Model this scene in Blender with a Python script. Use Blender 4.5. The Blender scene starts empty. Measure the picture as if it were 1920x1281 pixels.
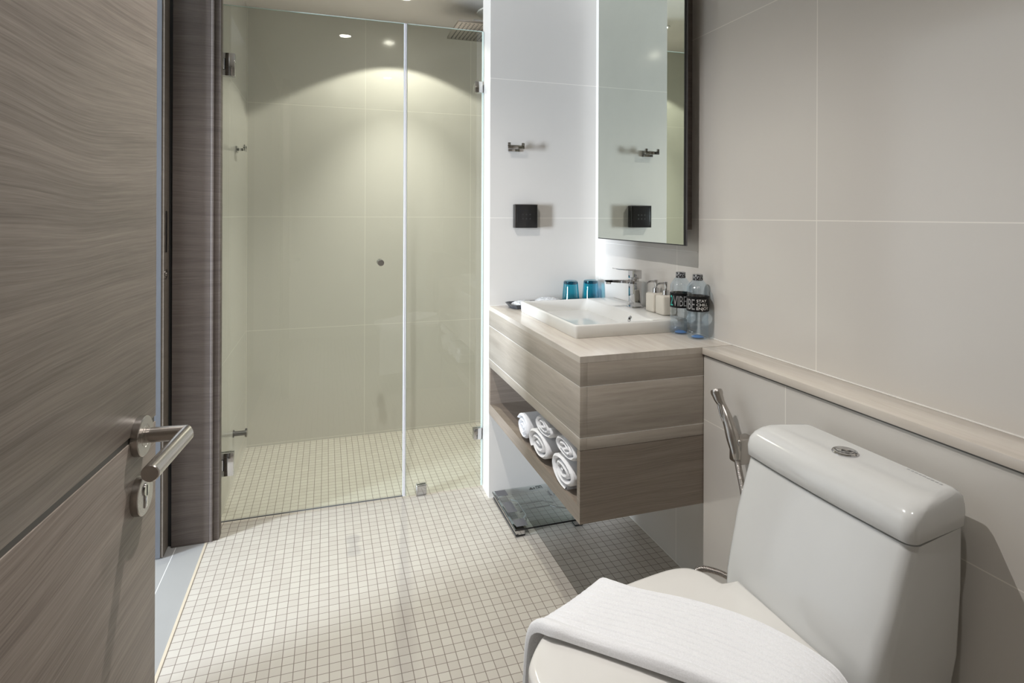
import bpy, bmesh, math, random
from mathutils import Vector, Matrix
random.seed(4)
sc = bpy.context.scene
C = sc.collection
PI = math.pi

# ---------------------------------------------------------------- camera
TH = 0.3118
ROLL = 0.0037
cam_d = bpy.data.cameras.new('camera'); cam = bpy.data.objects.new('camera', cam_d); C.objects.link(cam)
cam_d.sensor_width = 36.0; cam_d.lens = 1074.5/1920*36.0
cam_d.shift_y = -(640.5-404.7)/1920
cam_d.clip_start = 0.02
cam.matrix_world = Matrix.Translation((0, 0, 1.2124)) @ Matrix.Rotation(-TH, 4, 'Z') @ Matrix.Rotation(PI/2, 4, 'X') @ Matrix.Rotation(ROLL, 4, 'Z')
sc.camera = cam
# ---------------------------------------------------------------- world, view
w = bpy.data.worlds.new('world'); sc.world = w; w.use_nodes = True
w.node_tree.nodes['Background'].inputs[0].default_value = (0.80, 0.88, 1.0, 1)
w.node_tree.nodes['Background'].inputs[1].default_value = 0.6
sc.view_settings.view_transform = 'Standard'; sc.view_settings.look = 'None'
sc.view_settings.gamma = 1.0; sc.view_settings.exposure = 0.14; sc.view_settings.use_curve_mapping = False
sc.cycles.max_bounces = 12; sc.cycles.diffuse_bounces = 6; sc.cycles.glossy_bounces = 6
sc.cycles.transmission_bounces = 10; sc.cycles.transparent_max_bounces = 16
sc.cycles.caustics_reflective = False; sc.cycles.caustics_refractive = False
sc.cycles.sample_clamp_indirect = 4.0
sc.cycles.use_denoising = True
# ---------------------------------------------------------------- daylight, downlights and one added fill lamp
def area(name, loc, target, sx, sy, power, col, spread=PI):
    l = bpy.data.lights.new(name, 'AREA'); l.shape = 'RECTANGLE'; l.size = sx; l.size_y = sy
    l.energy = power; l.color = col; l.spread = spread
    o = bpy.data.objects.new(name, l); C.objects.link(o)
    o.location = loc
    o.rotation_euler = (Vector(target)-Vector(loc)).to_track_quat('-Z', 'Y').to_euler()
    return o
def spot(name, loc, power, col, ang, blend, size):
    l = bpy.data.lights.new(name, 'SPOT'); l.energy = power; l.color = col
    l.spot_size = ang; l.spot_blend = blend; l.shadow_soft_size = size
    o = bpy.data.objects.new(name, l); C.objects.link(o); o.location = loc
    return o
area('daylight_window', (-4.60, 0.35, 1.15), (0.6, 1.95, 0.9), 0.5, 1.4, 540, (0.80, 0.89, 1.0))
LAMP_A = (0.10, 1.35); LAMP_S = (0.367, 2.885); LAMP_FILL = (0.45, 0.35)
CEIL = 2.303
spot('downlight_vanity', (LAMP_A[0], LAMP_A[1], CEIL-0.010), 76, (1.0, 0.96, 0.92), math.radians(138), 1.0, 0.008)
spot('downlight_shower', (LAMP_S[0], LAMP_S[1], CEIL-0.010), 20, (1.0, 0.965, 0.84), math.radians(118), 0.12, 0.008)
spot('downlight_shower_beam', (LAMP_S[0], LAMP_S[1], CEIL-0.010), 88, (1.0, 0.965, 0.87), math.radians(78), 1.0, 0.008)
spot('added_fill_spot', (LAMP_FILL[0], LAMP_FILL[1], CEIL-0.010), 18, (1.0, 0.97, 0.935), math.radians(124), 1.0, 0.008)  # fill lamp added to brighten the toilet end, no known fixture there

# ================================================================ materials
def newmat(name):
    m = bpy.data.materials.new(name); m.use_nodes = True
    nt = m.node_tree; b = nt.nodes['Principled BSDF']
    return m, nt, b
def N(nt, t, **kw):
    n = nt.nodes.new(t)
    for k, v in kw.items(): setattr(n, k, v)
    return n
def math_n(nt, op, a, b=None, clamp=False):
    n = nt.nodes.new('ShaderNodeMath'); n.operation = op; n.use_clamp = clamp
    for i, v in enumerate((a, b)):
        if v is None: continue
        if isinstance(v, (int, float)): n.inputs[i].default_value = v
        else: nt.links.new(v, n.inputs[i])
    return n.outputs[0]
def mixc(nt, fac, a, b):
    n = nt.nodes.new('ShaderNodeMix'); n.data_type = 'RGBA'
    if isinstance(fac, (int, float)): n.inputs[0].default_value = fac
    else: nt.links.new(fac, n.inputs[0])
    for i, v in ((6, a), (7, b)):
        if isinstance(v, tuple): n.inputs[i].default_value = (*v, 1) if len(v) == 3 else v
        else: nt.links.new(v, n.inputs[i])
    return n.outputs[2]
def coords(nt, scale=(1, 1, 1)):
    t = N(nt, 'ShaderNodeTexCoord'); mp = N(nt, 'ShaderNodeMapping'); mp.inputs['Scale'].default_value = scale
    nt.links.new(t.outputs['Object'], mp.inputs[0]); return mp.outputs[0]
def noise(nt, vec, scale=1.0, detail=4.0, rough=0.5, dist=0.0):
    n = N(nt, 'ShaderNodeTexNoise'); nt.links.new(vec, n.inputs['Vector'])
    n.inputs['Scale'].default_value = scale; n.inputs['Detail'].default_value = detail
    n.inputs['Roughness'].default_value = rough; n.inputs['Distortion'].default_value = dist
    return n.outputs['Fac']
def ramp(nt, fac, stops):
    r = N(nt, 'ShaderNodeValToRGB'); nt.links.new(fac, r.inputs[0])
    e = r.color_ramp.elements
    while len(e) < len(stops): e.new(0.5)
    for i, (p, c) in enumerate(stops): e[i].position = p; e[i].color = (*c, 1)
    return r.outputs[0]
def bump(nt, b, h, strength, dist=0.001):
    n = N(nt, 'ShaderNodeBump'); n.inputs['Strength'].default_value = strength; n.inputs['Distance'].default_value = dist
    nt.links.new(h, n.inputs['Height']); nt.links.new(n.outputs[0], b.inputs['Normal'])
def plain(name, col, rough=0.5, metal=0.0, spec=0.5, coat=0.0):
    m, nt, b = newmat(name)
    b.inputs['Base Color'].default_value = (*col, 1); b.inputs['Roughness'].default_value = rough
    b.inputs['Metallic'].default_value = metal; b.inputs['Specular IOR Level'].default_value = spec
    b.inputs['Coat Weight'].default_value = coat; b.inputs['Coat Roughness'].default_value = 0.05
    # a whisper of surface variation
    f = noise(nt, coords(nt, (9, 9, 9)), 1.0, 3)
    nt.links.new(ramp(nt, f, [(0.3, tuple(c*0.97 for c in col)), (0.7, col)]), b.inputs['Base Color'])
    return m
def line_mask(nt, sock, off, period, width):
    a = math_n(nt, 'SUBTRACT', sock, off)
    a = math_n(nt, 'DIVIDE', a, period)
    a = math_n(nt, 'ADD', a, 100.5)
    a = math_n(nt, 'FRACT', a)
    a = math_n(nt, 'SUBTRACT', a, 0.5)
    a = math_n(nt, 'ABSOLUTE', a)
    a = math_n(nt, 'MULTIPLY', a, period)
    return math_n(nt, 'LESS_THAN', a, width*0.5)
def tile_wall(name, axis, off, period=0.6, zoff=0.003, zper=0.6, col=(0.56, 0.53, 0.49), joint=(0.78, 0.75, 0.70), rough=0.13, lines=True):
    m, nt, b = newmat(name)
    t = N(nt, 'ShaderNodeTexCoord'); s = N(nt, 'ShaderNodeSeparateXYZ'); nt.links.new(t.outputs['Object'], s.inputs[0])
    mk = line_mask(nt, s.outputs['Z'], zoff, zper, 0.0024)
    if off is not None:
        mk = math_n(nt, 'MAXIMUM', mk, line_mask(nt, s.outputs[axis], off, period, 0.0024))
    f = noise(nt, coords(nt, (1.4, 1.4, 1.4)), 1.0, 5, 0.6)
    f2 = noise(nt, coords(nt, (14, 14, 14)), 1.0, 4, 0.6)
    base = ramp(nt, f, [(0.25, tuple(c*0.965 for c in col)), (0.75, tuple(c*1.02 for c in col))])
    base = mixc(nt, math_n(nt, 'MULTIPLY', f2, 0.10), base, tuple(c*0.9 for c in col))
    if lines: base = mixc(nt, mk, base, joint)
    nt.links.new(base, b.inputs['Base Color'])
    b.inputs['Roughness'].default_value = rough; b.inputs['Specular IOR Level'].default_value = 0.5
    return m
WALLC = (0.62, 0.595, 0.56)
M = {}
M['wall_x'] = tile_wall('tile_wall_back', 'X', 0.1997, col=WALLC)
M['wall_y'] = tile_wall('tile_wall_right', 'Y', 1.1296, col=WALLC)
M['wall_low'] = tile_wall('tile_wall_ledge', 'Y', 1.122, zoff=0.0130, col=WALLC)
M['wall_mid'] = tile_wall('tile_wall_middle', 'X', None, col=WALLC)
M['wall_left'] = tile_wall('tile_wall_left', 'Y', 3.281, col=WALLC)
M['white_joint'] = plain('white_joint', (0.80, 0.79, 0.76), 0.5)
M['ceiling'] = plain('ceiling_paint', (0.76, 0.735, 0.69), 0.8, spec=0.2)
M['hallwall'] = plain('hall_wall_paint', (0.36, 0.35, 0.335), 0.85, spec=0.1)
M['plaster'] = plain('hall_plaster', (0.70, 0.68, 0.64), 0.8, spec=0.2)

def mosaic(name):
    m, nt, b = newmat(name)
    s = 0.0304; gx, gy = 0.0093, 1.7139
    t = N(nt, 'ShaderNodeTexCoord'); sp = N(nt, 'ShaderNodeSeparateXYZ'); nt.links.new(t.outputs['Object'], sp.inputs[0])
    mk = math_n(nt, 'MAXIMUM', line_mask(nt, sp.outputs['X'], gx, s, 0.0021), line_mask(nt, sp.outputs['Y'], gy, s, 0.0021))
    ix = math_n(nt, 'FLOOR', math_n(nt, 'DIVIDE', math_n(nt, 'SUBTRACT', sp.outputs['X'], gx), s))
    iy = math_n(nt, 'FLOOR', math_n(nt, 'DIVIDE', math_n(nt, 'SUBTRACT', sp.outputs['Y'], gy), s))
    cb = N(nt, 'ShaderNodeCombineXYZ'); nt.links.new(ix, cb.inputs[0]); nt.links.new(iy, cb.inputs[1])
    wn = N(nt, 'ShaderNodeTexWhiteNoise'); wn.noise_dimensions = '2D'; nt.links.new(cb.outputs[0], wn.inputs['Vector'])
    base = ramp(nt, wn.outputs['Value'], [(0.0, (0.535, 0.495, 0.445)), (1.0, (0.585, 0.55, 0.495))])
    f = noise(nt, coords(nt, (60, 60, 60)), 1.0, 3)
    base = mixc(nt, math_n(nt, 'MULTIPLY', f, 0.12), base, (0.44, 0.41, 0.37))
    col = mixc(nt, mk, base, (0.235, 0.20, 0.17))
    nt.links.new(col, b.inputs['Base Color'])
    r = math_n(nt, 'ADD', math_n(nt, 'MULTIPLY', mk, 0.5), 0.34)
    nt.links.new(r, b.inputs['Roughness'])
    bump(nt, b, math_n(nt, 'SUBTRACT', 1.0, mk), 0.25, 0.0008)
    return m
M['mosaic'] = mosaic('mosaic_floor_tile')

def wood(name, dark, light, along='Y', rough=0.42, freq=330.0, contrast=1.0):
    """laminate with fine wavy grain lines running along one horizontal axis"""
    m, nt, b = newmat(name)
    ax = {'Y': (0.0, 1.0), 'X': (1.0, 0.0), 'XY': (1.0, 1.0)}[along]
    t = N(nt, 'ShaderNodeTexCoord'); sp = N(nt, 'ShaderNodeSeparateXYZ'); nt.links.new(t.outputs['Object'], sp.inputs[0])
    l = math_n(nt, 'ADD', math_n(nt, 'MULTIPLY', sp.outputs['X'], ax[0] if ax[0] else 0.2), math_n(nt, 'MULTIPLY', sp.outputs['Y'], ax[1] if ax[1] else 0.2))
    cb = N(nt, 'ShaderNodeCombineXYZ'); nt.links.new(math_n(nt, 'MULTIPLY', l, 1.5), cb.inputs[0]); nt.links.new(math_n(nt, 'MULTIPLY', sp.outputs['Z'], 2.2), cb.inputs[1])
    warp = noise(nt, cb.outputs[0], 1.0, 2, 0.4, 0.0)
    zz = math_n(nt, 'ADD', sp.outputs['Z'], math_n(nt, 'MULTIPLY', warp, 0.11))
    def grain(zs, ls, det):
        c = N(nt, 'ShaderNodeCombineXYZ'); nt.links.new(math_n(nt, 'MULTIPLY', l, ls), c.inputs[0]); nt.links.new(math_n(nt, 'MULTIPLY', zz, zs), c.inputs[1])
        return noise(nt, c.outputs[0], 1.0, det, 0.6, 0.15)
    a = grain(freq*0.12, 1.5, 3); f1 = grain(freq, 5.0, 3); f2 = grain(freq*2.6, 22.0, 2)
    mixf = math_n(nt, 'ADD', math_n(nt, 'MULTIPLY', a, 0.36), math_n(nt, 'ADD', math_n(nt, 'MULTIPLY', f1, 0.42), math_n(nt, 'MULTIPLY', f2, 0.22)))
    mid = tuple((x+y)/2 for x, y in zip(dark, light))
    nt.links.new(ramp(nt, mixf, [(0.5-0.13/contrast, dark), (0.5, mid), (0.5+0.13/contrast, light)]), b.inputs['Base Color'])
    b.inputs['Roughness'].default_value = rough
    bump(nt, b, f1, 0.2, 0.0005)
    return m
M['wood_door'] = wood('grey_oak_laminate', (0.150, 0.122, 0.104), (0.315, 0.268, 0.232), 'Y')
M['wood_frame'] = wood('dark_grey_oak_frame', (0.096, 0.078, 0.070), (0.182, 0.153, 0.138), 'X', 0.6)
M['wood_cabinet'] = wood('brown_oak_cabinet', (0.19, 0.155, 0.126), (0.30, 0.25, 0.207), 'XY')
M['groove'] = plain('groove_grey', (0.10, 0.095, 0.085), 0.4)

def stone(name, joints, top=False):
    m, nt, b = newmat(name)
    if top:
        a = noise(nt, coords(nt, (34, 3.0, 3)), 1.0, 6, 0.6, 0.7)
        f = noise(nt, coords(nt, (7, 1.2, 2)), 1.0, 3, 0.5, 0.6)
        cols = [(0.30, (0.475, 0.425, 0.375)), (0.5, (0.57, 0.52, 0.465)), (0.72, (0.63, 0.585, 0.53))]  # same stone as the front, light falling on the top painted in as paler tones
    else:
        a = noise(nt, coords(nt, (3.4, 3.4, 60)), 1.0, 7, 0.66, 0.9)
        f = noise(nt, coords(nt, (1.3, 1.3, 16)), 1.0, 4, 0.55, 0.8)
        cols = [(0.32, (0.30, 0.26, 0.222)), (0.5, (0.39, 0.345, 0.295)), (0.70, (0.48, 0.435, 0.382))]
    mixf = math_n(nt, 'ADD', math_n(nt, 'MULTIPLY', a, 0.65), math_n(nt, 'MULTIPLY', f, 0.35))
    col = ramp(nt, mixf, cols)
    sp = N(nt, 'ShaderNodeSeparateXYZ'); t = N(nt, 'ShaderNodeTexCoord'); nt.links.new(t.outputs['Object'], sp.inputs[0])
    if joints:
        mk = None
        for z in joints:
            d = math_n(nt, 'LESS_THAN', math_n(nt, 'ABSOLUTE', math_n(nt, 'SUBTRACT', sp.outputs['Z'], z)), 0.0008)
            mk = d if mk is None else math_n(nt, 'MAXIMUM', mk, d)
        col = mixc(nt, mk, col, (0.66, 0.62, 0.56))
    nt.links.new(col, b.inputs['Base Color'])
    b.inputs['Roughness'].default_value = 0.17 if top else 0.30
    b.inputs['Specular IOR Level'].default_value = 0.5
    return m
M['stone'] = stone('serpeggiante_stone', None)
M['stone_top'] = stone('polished_lit_stone_top', None, True)
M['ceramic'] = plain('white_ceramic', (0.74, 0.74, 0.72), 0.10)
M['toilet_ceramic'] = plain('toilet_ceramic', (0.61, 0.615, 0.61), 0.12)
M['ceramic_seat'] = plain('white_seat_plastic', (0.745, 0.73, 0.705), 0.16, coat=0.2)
M['chrome'] = plain('chrome', (0.62, 0.62, 0.63), 0.06, 1.0)
M['steel'] = plain('brushed_steel', (0.50, 0.47, 0.44), 0.27, 1.0)
M['dark_steel'] = plain('dark_steel', (0.20, 0.19, 0.19), 0.3, 1.0)
M['hole'] = plain('dark_hole', (0.02, 0.02, 0.02), 0.6)
M['black'] = plain('black_plastic', (0.018, 0.017, 0.017), 0.18)
M['black_matt'] = plain('black_matt', (0.02, 0.02, 0.02), 0.5)
M['darkgrey'] = plain('dark_grey_film', (0.12, 0.12, 0.13), 0.3)
M['tray'] = plain('dark_slate_tray', (0.07, 0.075, 0.085), 0.35)
M['socket_print'] = plain('dim_socket_print', (0.035, 0.035, 0.036), 0.5)
M['soap'] = plain('cream_stoneware', (0.66, 0.625, 0.555), 0.42)
M['cream'] = plain('cream_plastic', (0.80, 0.77, 0.68), 0.5)
M['white'] = plain('white_plastic', (0.82, 0.81, 0.79), 0.35)
M['strip'] = plain('beige_sealant', (0.60, 0.53, 0.42), 0.5)
M['hallfloor'] = tile_wall('hall_floor_tile', 'X', -0.52, 0.6, col=(0.34, 0.34, 0.335), joint=(0.70, 0.70, 0.70), rough=0.7, zoff=0.3)
M['hallfloor'].node_tree.nodes['Principled BSDF'].inputs['Specular IOR Level'].default_value = 0.15
M['bluegrey'] = plain('daylit_blue_grey', (0.105, 0.11, 0.12), 0.4)  # blue of the hall daylight on the leaf edge is put into this grey
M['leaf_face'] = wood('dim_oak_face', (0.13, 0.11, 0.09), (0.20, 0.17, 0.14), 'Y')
M['porcelain_mark'] = plain('grey_print', (0.36, 0.36, 0.36), 0.4)
def towelmat(name, s=420):
    m, nt, b = newmat(name)
    v = coords(nt, (s, s, s)); n = noise(nt, v, 1.0, 2, 0.6)
    nt.links.new(ramp(nt, n, [(0.2, (0.77, 0.775, 0.80)), (0.8, (0.875, 0.88, 0.91))]), b.inputs['Base Color'])
    b.inputs['Roughness'].default_value = 0.95; b.inputs['Specular IOR Level'].default_value = 0.1
    b.inputs['Sheen Weight'].default_value = 0.25
    bump(nt, b, n, 0.5, 0.0012)
    return m
M['towel'] = towelmat('white_terry')
def pane(name, tint, refl=0.9, bumpy=False):
    m = bpy.data.materials.new(name); m.use_nodes = True; nt = m.node_tree
    nt.nodes.remove(nt.nodes['Principled BSDF']); out = nt.nodes['Material Output']
    tr = N(nt, 'ShaderNodeBsdfTransparent'); tr.inputs[0].default_value = (*tint, 1)
    gl = N(nt, 'ShaderNodeBsdfGlossy'); gl.inputs['Roughness'].default_value = 0.0; gl.inputs[0].default_value = (refl, refl, refl, 1)
    fr = N(nt, 'ShaderNodeFresnel'); fr.inputs[0].default_value = 1.5
    ge = N(nt, 'ShaderNodeNewGeometry')          # only the outer face of a sheet mirrors, the exit face lets light out
    fac = math_n(nt, 'MULTIPLY', fr.outputs[0], math_n(nt, 'SUBTRACT', 1.0, ge.outputs['Backfacing']))
    if not bumpy: fac = math_n(nt, 'MULTIPLY', fac, 1.7, True)
    if bumpy:
        bn = N(nt, 'ShaderNodeBump'); bn.inputs['Strength'].default_value = 0.6; bn.inputs['Distance'].default_value = 0.004
        nt.links.new(noise(nt, coords(nt, (55, 55, 120)), 1.0, 2), bn.inputs['Height'])
        nt.links.new(bn.outputs[0], gl.inputs['Normal']); nt.links.new(bn.outputs[0], fr.inputs['Normal'])
        fac = math_n(nt, 'ADD', math_n(nt, 'MULTIPLY', fac, 1.3), 0.03, True)
    mx = N(nt, 'ShaderNodeMixShader'); nt.links.new(fac, mx.inputs[0])
    nt.links.new(tr.outputs[0], mx.inputs[1]); nt.links.new(gl.outputs[0], mx.inputs[2]); nt.links.new(mx.outputs[0], out.inputs[0])
    return m
M['glass'] = pane('clear_shower_glass', (0.955, 0.980, 0.953))
M['scale_glass'] = pane('scale_glass', (0.90, 0.945, 0.945))
M['film'] = pane('clear_film', (0.93, 0.94, 0.94), 0.95)
M['seal'] = plain('translucent_seal', (0.72, 0.72, 0.77), 0.25)
M['glass_edge'] = plain('pale_glass_edge', (0.62, 0.72, 0.70), 0.2)
def refr(name, col, ior, rough=0.0):
    m, nt, b = newmat(name)
    b.inputs['Base Color'].default_value = (*col, 1); b.inputs['Transmission Weight'].default_value = 1.0
    b.inputs['IOR'].default_value = ior; b.inputs['Roughness'].default_value = rough
    return m
M['water'] = pane('water_bottle_plastic', (0.86, 0.92, 0.965), 1.0, True)
M['tealglass'] = pane('teal_tumbler_glass', (0.17, 0.66, 0.78))
M['tealdark'] = refr('dark_teal_glass_base', (0.03, 0.16, 0.22), 1.45)
M['mirror'] = plain('mirror_silver', (0.78, 0.83, 0.76), 0.0, 1.0)
def emis(name, col, st):
    m = bpy.data.materials.new(name); m.use_nodes = True; nt = m.node_tree
    nt.nodes.remove(nt.nodes['Principled BSDF']); e = N(nt, 'ShaderNodeEmission')
    e.inputs[0].default_value = (*col, 1); e.inputs[1].default_value = st
    nt.links.new(e.outputs[0], nt.nodes['Material Output'].inputs[0]); return m
M['lamp'] = emis('downlight_lens', (1.0, 0.93, 0.82), 45)
def capmat():
    m, nt, b = newmat('patterned_cap')
    v = N(nt, 'ShaderNodeTexVoronoi'); v.inputs['Scale'].default_value = 330; v.distance = 'MANHATTAN'
    t = N(nt, 'ShaderNodeTexCoord'); nt.links.new(t.outputs['Object'], v.inputs['Vector'])
    s = N(nt, 'ShaderNodeSeparateColor'); nt.links.new(v.outputs['Color'], s.inputs[0])
    nt.links.new(ramp(nt, s.outputs[0], [(0.0, (0.01, 0.01, 0.01)), (0.62, (0.015, 0.015, 0.018)), (0.66, (0.35, 0.36, 0.38))]), b.inputs['Base Color'])
    b.inputs['Roughness'].default_value = 0.35
    return m
M['cap'] = capmat()
M['label'] = plain('black_label', (0.008, 0.008, 0.009), 0.5, spec=0.2)
M['teal_print'] = plain('teal_print', (0.03, 0.42, 0.36), 0.5)
M['grey_print'] = plain('grey_letter_print', (0.30, 0.30, 0.31), 0.5)
M['white_print'] = plain('white_letter_print', (0.85, 0.85, 0.85), 0.5)
M['bluebase'] = plain('blue_bottle_base', (0.07, 0.19, 0.42), 0.3)

# ================================================================ mesh helpers
def box(bm, x0, y0, z0, x1, y1, z1, bev=0.0, seg=2, mtx=None):
    r = bmesh.ops.create_cube(bm, size=1.0)
    vs = r['verts']
    for v in vs:
        v.co = Vector(((x0+x1)/2+v.co.x*abs(x1-x0), (y0+y1)/2+v.co.y*abs(y1-y0), (z0+z1)/2+v.co.z*abs(z1-z0)))
    if bev:
        es = list({e for v in vs for e in v.link_edges})
        rb = bmesh.ops.bevel(bm, geom=es, offset=bev, segments=seg, profile=0.5, affect='EDGES')
        vs = list({v for f in rb['faces'] for v in f.verts} | {v for v in vs if v.is_valid})
    if mtx is not None:
        for v in vs: v.co = mtx @ v.co
    return vs
def ring(c, ax, up, r, n, ry=None):
    ax = Vector(ax).normalized(); u = Vector(up); u = (u-ax*u.dot(ax)).normalized(); s = ax.cross(u)
    ry = r if ry is None else ry
    return [Vector(c)+u*r*math.cos(2*PI*i/n)+s*ry*math.sin(2*PI*i/n) for i in range(n)]
def loft(bm, rings, cap=True, close=False):
    vv = [[bm.verts.new(p) for p in r] for r in rings]
    n = len(vv[0]); last = len(vv) if close else len(vv)-1
    for i in range(last):
        a, b = vv[i], vv[(i+1) % len(vv)]
        for j in range(n):
            k = (j+1) % n
            try: bm.faces.new((a[j], a[k], b[k], b[j]))
            except ValueError: pass
    if cap and not close:
        bm.faces.new(vv[0][::-1]); bm.faces.new(vv[-1])
    return vv
def cyl(bm, p0, p1, r, n=28, r1=None):
    p0 = Vector(p0); p1 = Vector(p1); ax = p1-p0
    up = Vector((0, 0, 1)) if abs(ax.normalized().z) < 0.9 else Vector((1, 0, 0))
    loft(bm, [ring(p0, ax, up, r, n), ring(p1, ax, up, r if r1 is None else r1, n)])
def lathe(bm, c, prof, n=40, ax=(0, 0, 1)):
    ax = Vector(ax).normalized(); up = Vector((1, 0, 0)) if abs(ax.x) < 0.9 else Vector((0, 0, 1))
    loft(bm, [ring(Vector(c)+ax*h, ax, up, max(r, 1e-5), n) for r, h in prof])
def tube(bm, pts, r, n=14):
    pts = [Vector(p) for p in pts]; rings = []
    up = Vector((0, 0, 1))
    for i, p in enumerate(pts):
        t = (pts[min(i+1, len(pts)-1)]-pts[max(i-1, 0)]).normalized()
        if abs(t.dot(up)) > 0.97: up = Vector((1, 0, 0))
        u = (up-t*up.dot(t)).normalized(); up = u
        rr = r[i] if isinstance(r, (list, tuple)) else r
        s = t.cross(u)
        rings.append([p+u*rr*math.cos(2*PI*k/n)+s*rr*math.sin(2*PI*k/n) for k in range(n)])
    loft(bm, rings)
def spline(pts, n):
    """Catmull-Rom through points"""
    pts = [Vector(p) for p in pts]; out = []
    P = [pts[0]*2-pts[1]]+pts+[pts[-1]*2-pts[-2]]
    for i in range(1, len(P)-2):
        for k in range(n):
            t = k/n; a, b, c, d = P[i-1:i+3]
            out.append(0.5*((2*b)+(-a+c)*t+(2*a-5*b+4*c-d)*t*t+(-a+3*b-3*c+d)*t**3))
    out.append(pts[-1]); return out
def rrect(cx, cy, hx, hy, r, z, n=6):
    out = []
    for sx, sy, a0 in ((1, 1, 0), (-1, 1, PI/2), (-1, -1, PI), (1, -1, 1.5*PI)):
        for k in range(n+1):
            a = a0+PI/2*k/n
            out.append(Vector((cx+sx*(hx-r)+r*math.cos(a), cy+sy*(hy-r)+r*math.sin(a), z)))
    return out
def obj(name, bm, mat, parent=None, smooth=True, ang=38, kind=None, label=None):
    bmesh.ops.recalc_face_normals(bm, faces=bm.faces[:])
    me = bpy.data.meshes.new(name)
    if parent is not None:
        off = world_loc(parent)
        for v in bm.verts: v.co -= off
    bm.to_mesh(me); bm.free()
    mats = mat if isinstance(mat, (list, tuple)) else [mat]
    for m_ in mats: me.materials.append(m_)
    if smooth:
        me.polygons.foreach_set('use_smooth', [True]*len(me.polygons))
        me.set_sharp_from_angle(angle=math.radians(ang))
    o = bpy.data.objects.new(name, me); C.objects.link(o)
    if parent is not None: o.parent = parent
    if kind: o['kind'] = kind
    if label: o['label'] = label
    return o
def world_loc(o):
    v = Vector((0, 0, 0))
    while o is not None: v += o.location; o = o.parent
    return v
def B(): return bmesh.new()
def thing(name, loc, label, cat, group=None):
    o = bpy.data.objects.new(name, None); C.objects.link(o); o.location = loc; o.empty_display_size = 0.05
    o['label'] = label; o['category'] = cat
    if group: o['group'] = group
    return o
def tag(o, label, cat, group=None):
    o['label'] = label; o['category'] = cat
    if group: o['group'] = group
    return o
def copy_tree(o, parent=None):
    c = o.copy(); C.objects.link(c)
    if parent is not None: c.parent = parent
    for ch in [x for x in bpy.data.objects if x.parent == o]: copy_tree(ch, c)
    return c
def struct(name, bm, mat, parent=None, smooth=False):
    return obj(name, bm, mat, parent, smooth=smooth, kind=None if parent else 'structure')
def sbox(name, mat, *a, parent=None, bev=0.0):
    b = B(); box(b, *a, bev=bev); return struct(name, b, mat, parent, smooth=bev > 0)

# ================================================================ room shell
XR = 1.164; XL2 = 1.062; YN = 2.369; YB = 3.281; XS = -0.403; YG = 2.49
sbox('floor', M['mosaic'], -0.418, -1.0, -0.06, XR, 2.478, 0.0)
sbox('floor', M['mosaic'], -0.418, 2.478, -0.06, XR, YB, -0.009)
sbox('floor', M['hallfloor'], -5.0, -1.6, -0.06, -0.426, 3.4, -0.0005)
sbox('trim_1', M['strip'], -0.426, -1.0, -0.06, -0.418, 2.36, 0.0008)
sbox('ceiling', M['ceiling'], -0.55, -1.05, CEIL, 1.3, 3.4, CEIL+0.06)
sbox('ceiling', M['plaster'], -5.0, -1.6, 2.5, -0.55, 3.4, 2.56)
sbox('wall_back', M['wall_x'], -0.55, YB, -0.06, 1.3, YB+0.1, CEIL)
sbox('wall_left', M['wall_left'], -0.536, 2.4145, -0.06, XS, YB, CEIL)
sbox('wall_middle', M['wall_mid'], 0.664, YN, -0.06, XR, 2.47, CEIL)
sbox('wall_right', M['wall_y'], XR, -1.0, -0.06, XR+0.1, YB+0.1, CEIL)
b = B(); box(b, XR-0.0006, 1.615, 1.0936, XR+0.001, 2.30, 1.0954)
struct('trim_7', b, M['white_joint'])
sbox('wall_ledge', M['wall_low'], XL2, -1.0, 0.0, XR, 1.4385, 0.8025)
sbox('wall_front', M['plaster'], -0.55, -1.1, -0.06, 1.3, -1.0, CEIL)
sbox('wall_hinge', M['plaster'], -0.54, -1.0, 0.0, -0.418, 0.145, CEIL)
sbox('wall_hinge', M['plaster'], -0.54, 0.145, 2.12, -0.418, 2.36, CEIL+0.2)
# hall beyond the doorway
sbox('wall_hall', M['hallwall'], -1.08, -1.6, 0, -1.0, 1.45, 2.5)  # unseen partition added to cut off the daylight towards the near end
sbox('wall_hall', M['hallwall'], -5.1, -1.7, 0, -4.98, 3.5, 2.5)
sbox('wall_hall', M['hallwall'], -5.0, 3.4, 0, -0.55, 3.5, 2.5)
sbox('wall_hall', M['hallwall'], -5.0, -1.7, 0, -0.55, -1.6, 2.5)
# shadow-gap strip beneath the middle wall and behind the ledge
sbox('trim_2', M['groove'], 1.058, -1.0, 0.8025, 1.14, 1.4385, 0.8060)
led = sbox('stone_ledge', M['stone_top'], 1.055, -1.0, 0.8060, XR, 1.4385, 0.8255, bev=0.001)
del led['kind']; tag(led, 'long narrow stone ledge running along the right wall above the toilet', 'ledge')
b = B(); box(b, XR-0.003, -1.0, 0.8256, XR-0.0001, 1.4385, 0.8276); box(b, XR-0.003, 1.44, 0.8256, XR-0.0001, 2.369, 0.8276)
struct('trim_3', b, M['white_joint'])
b = B(); box(b, 0.664, YN-0.003, 0.8256, XR, YN-0.0001, 0.8276)
struct('trim_4', b, M['white_joint'])

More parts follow.
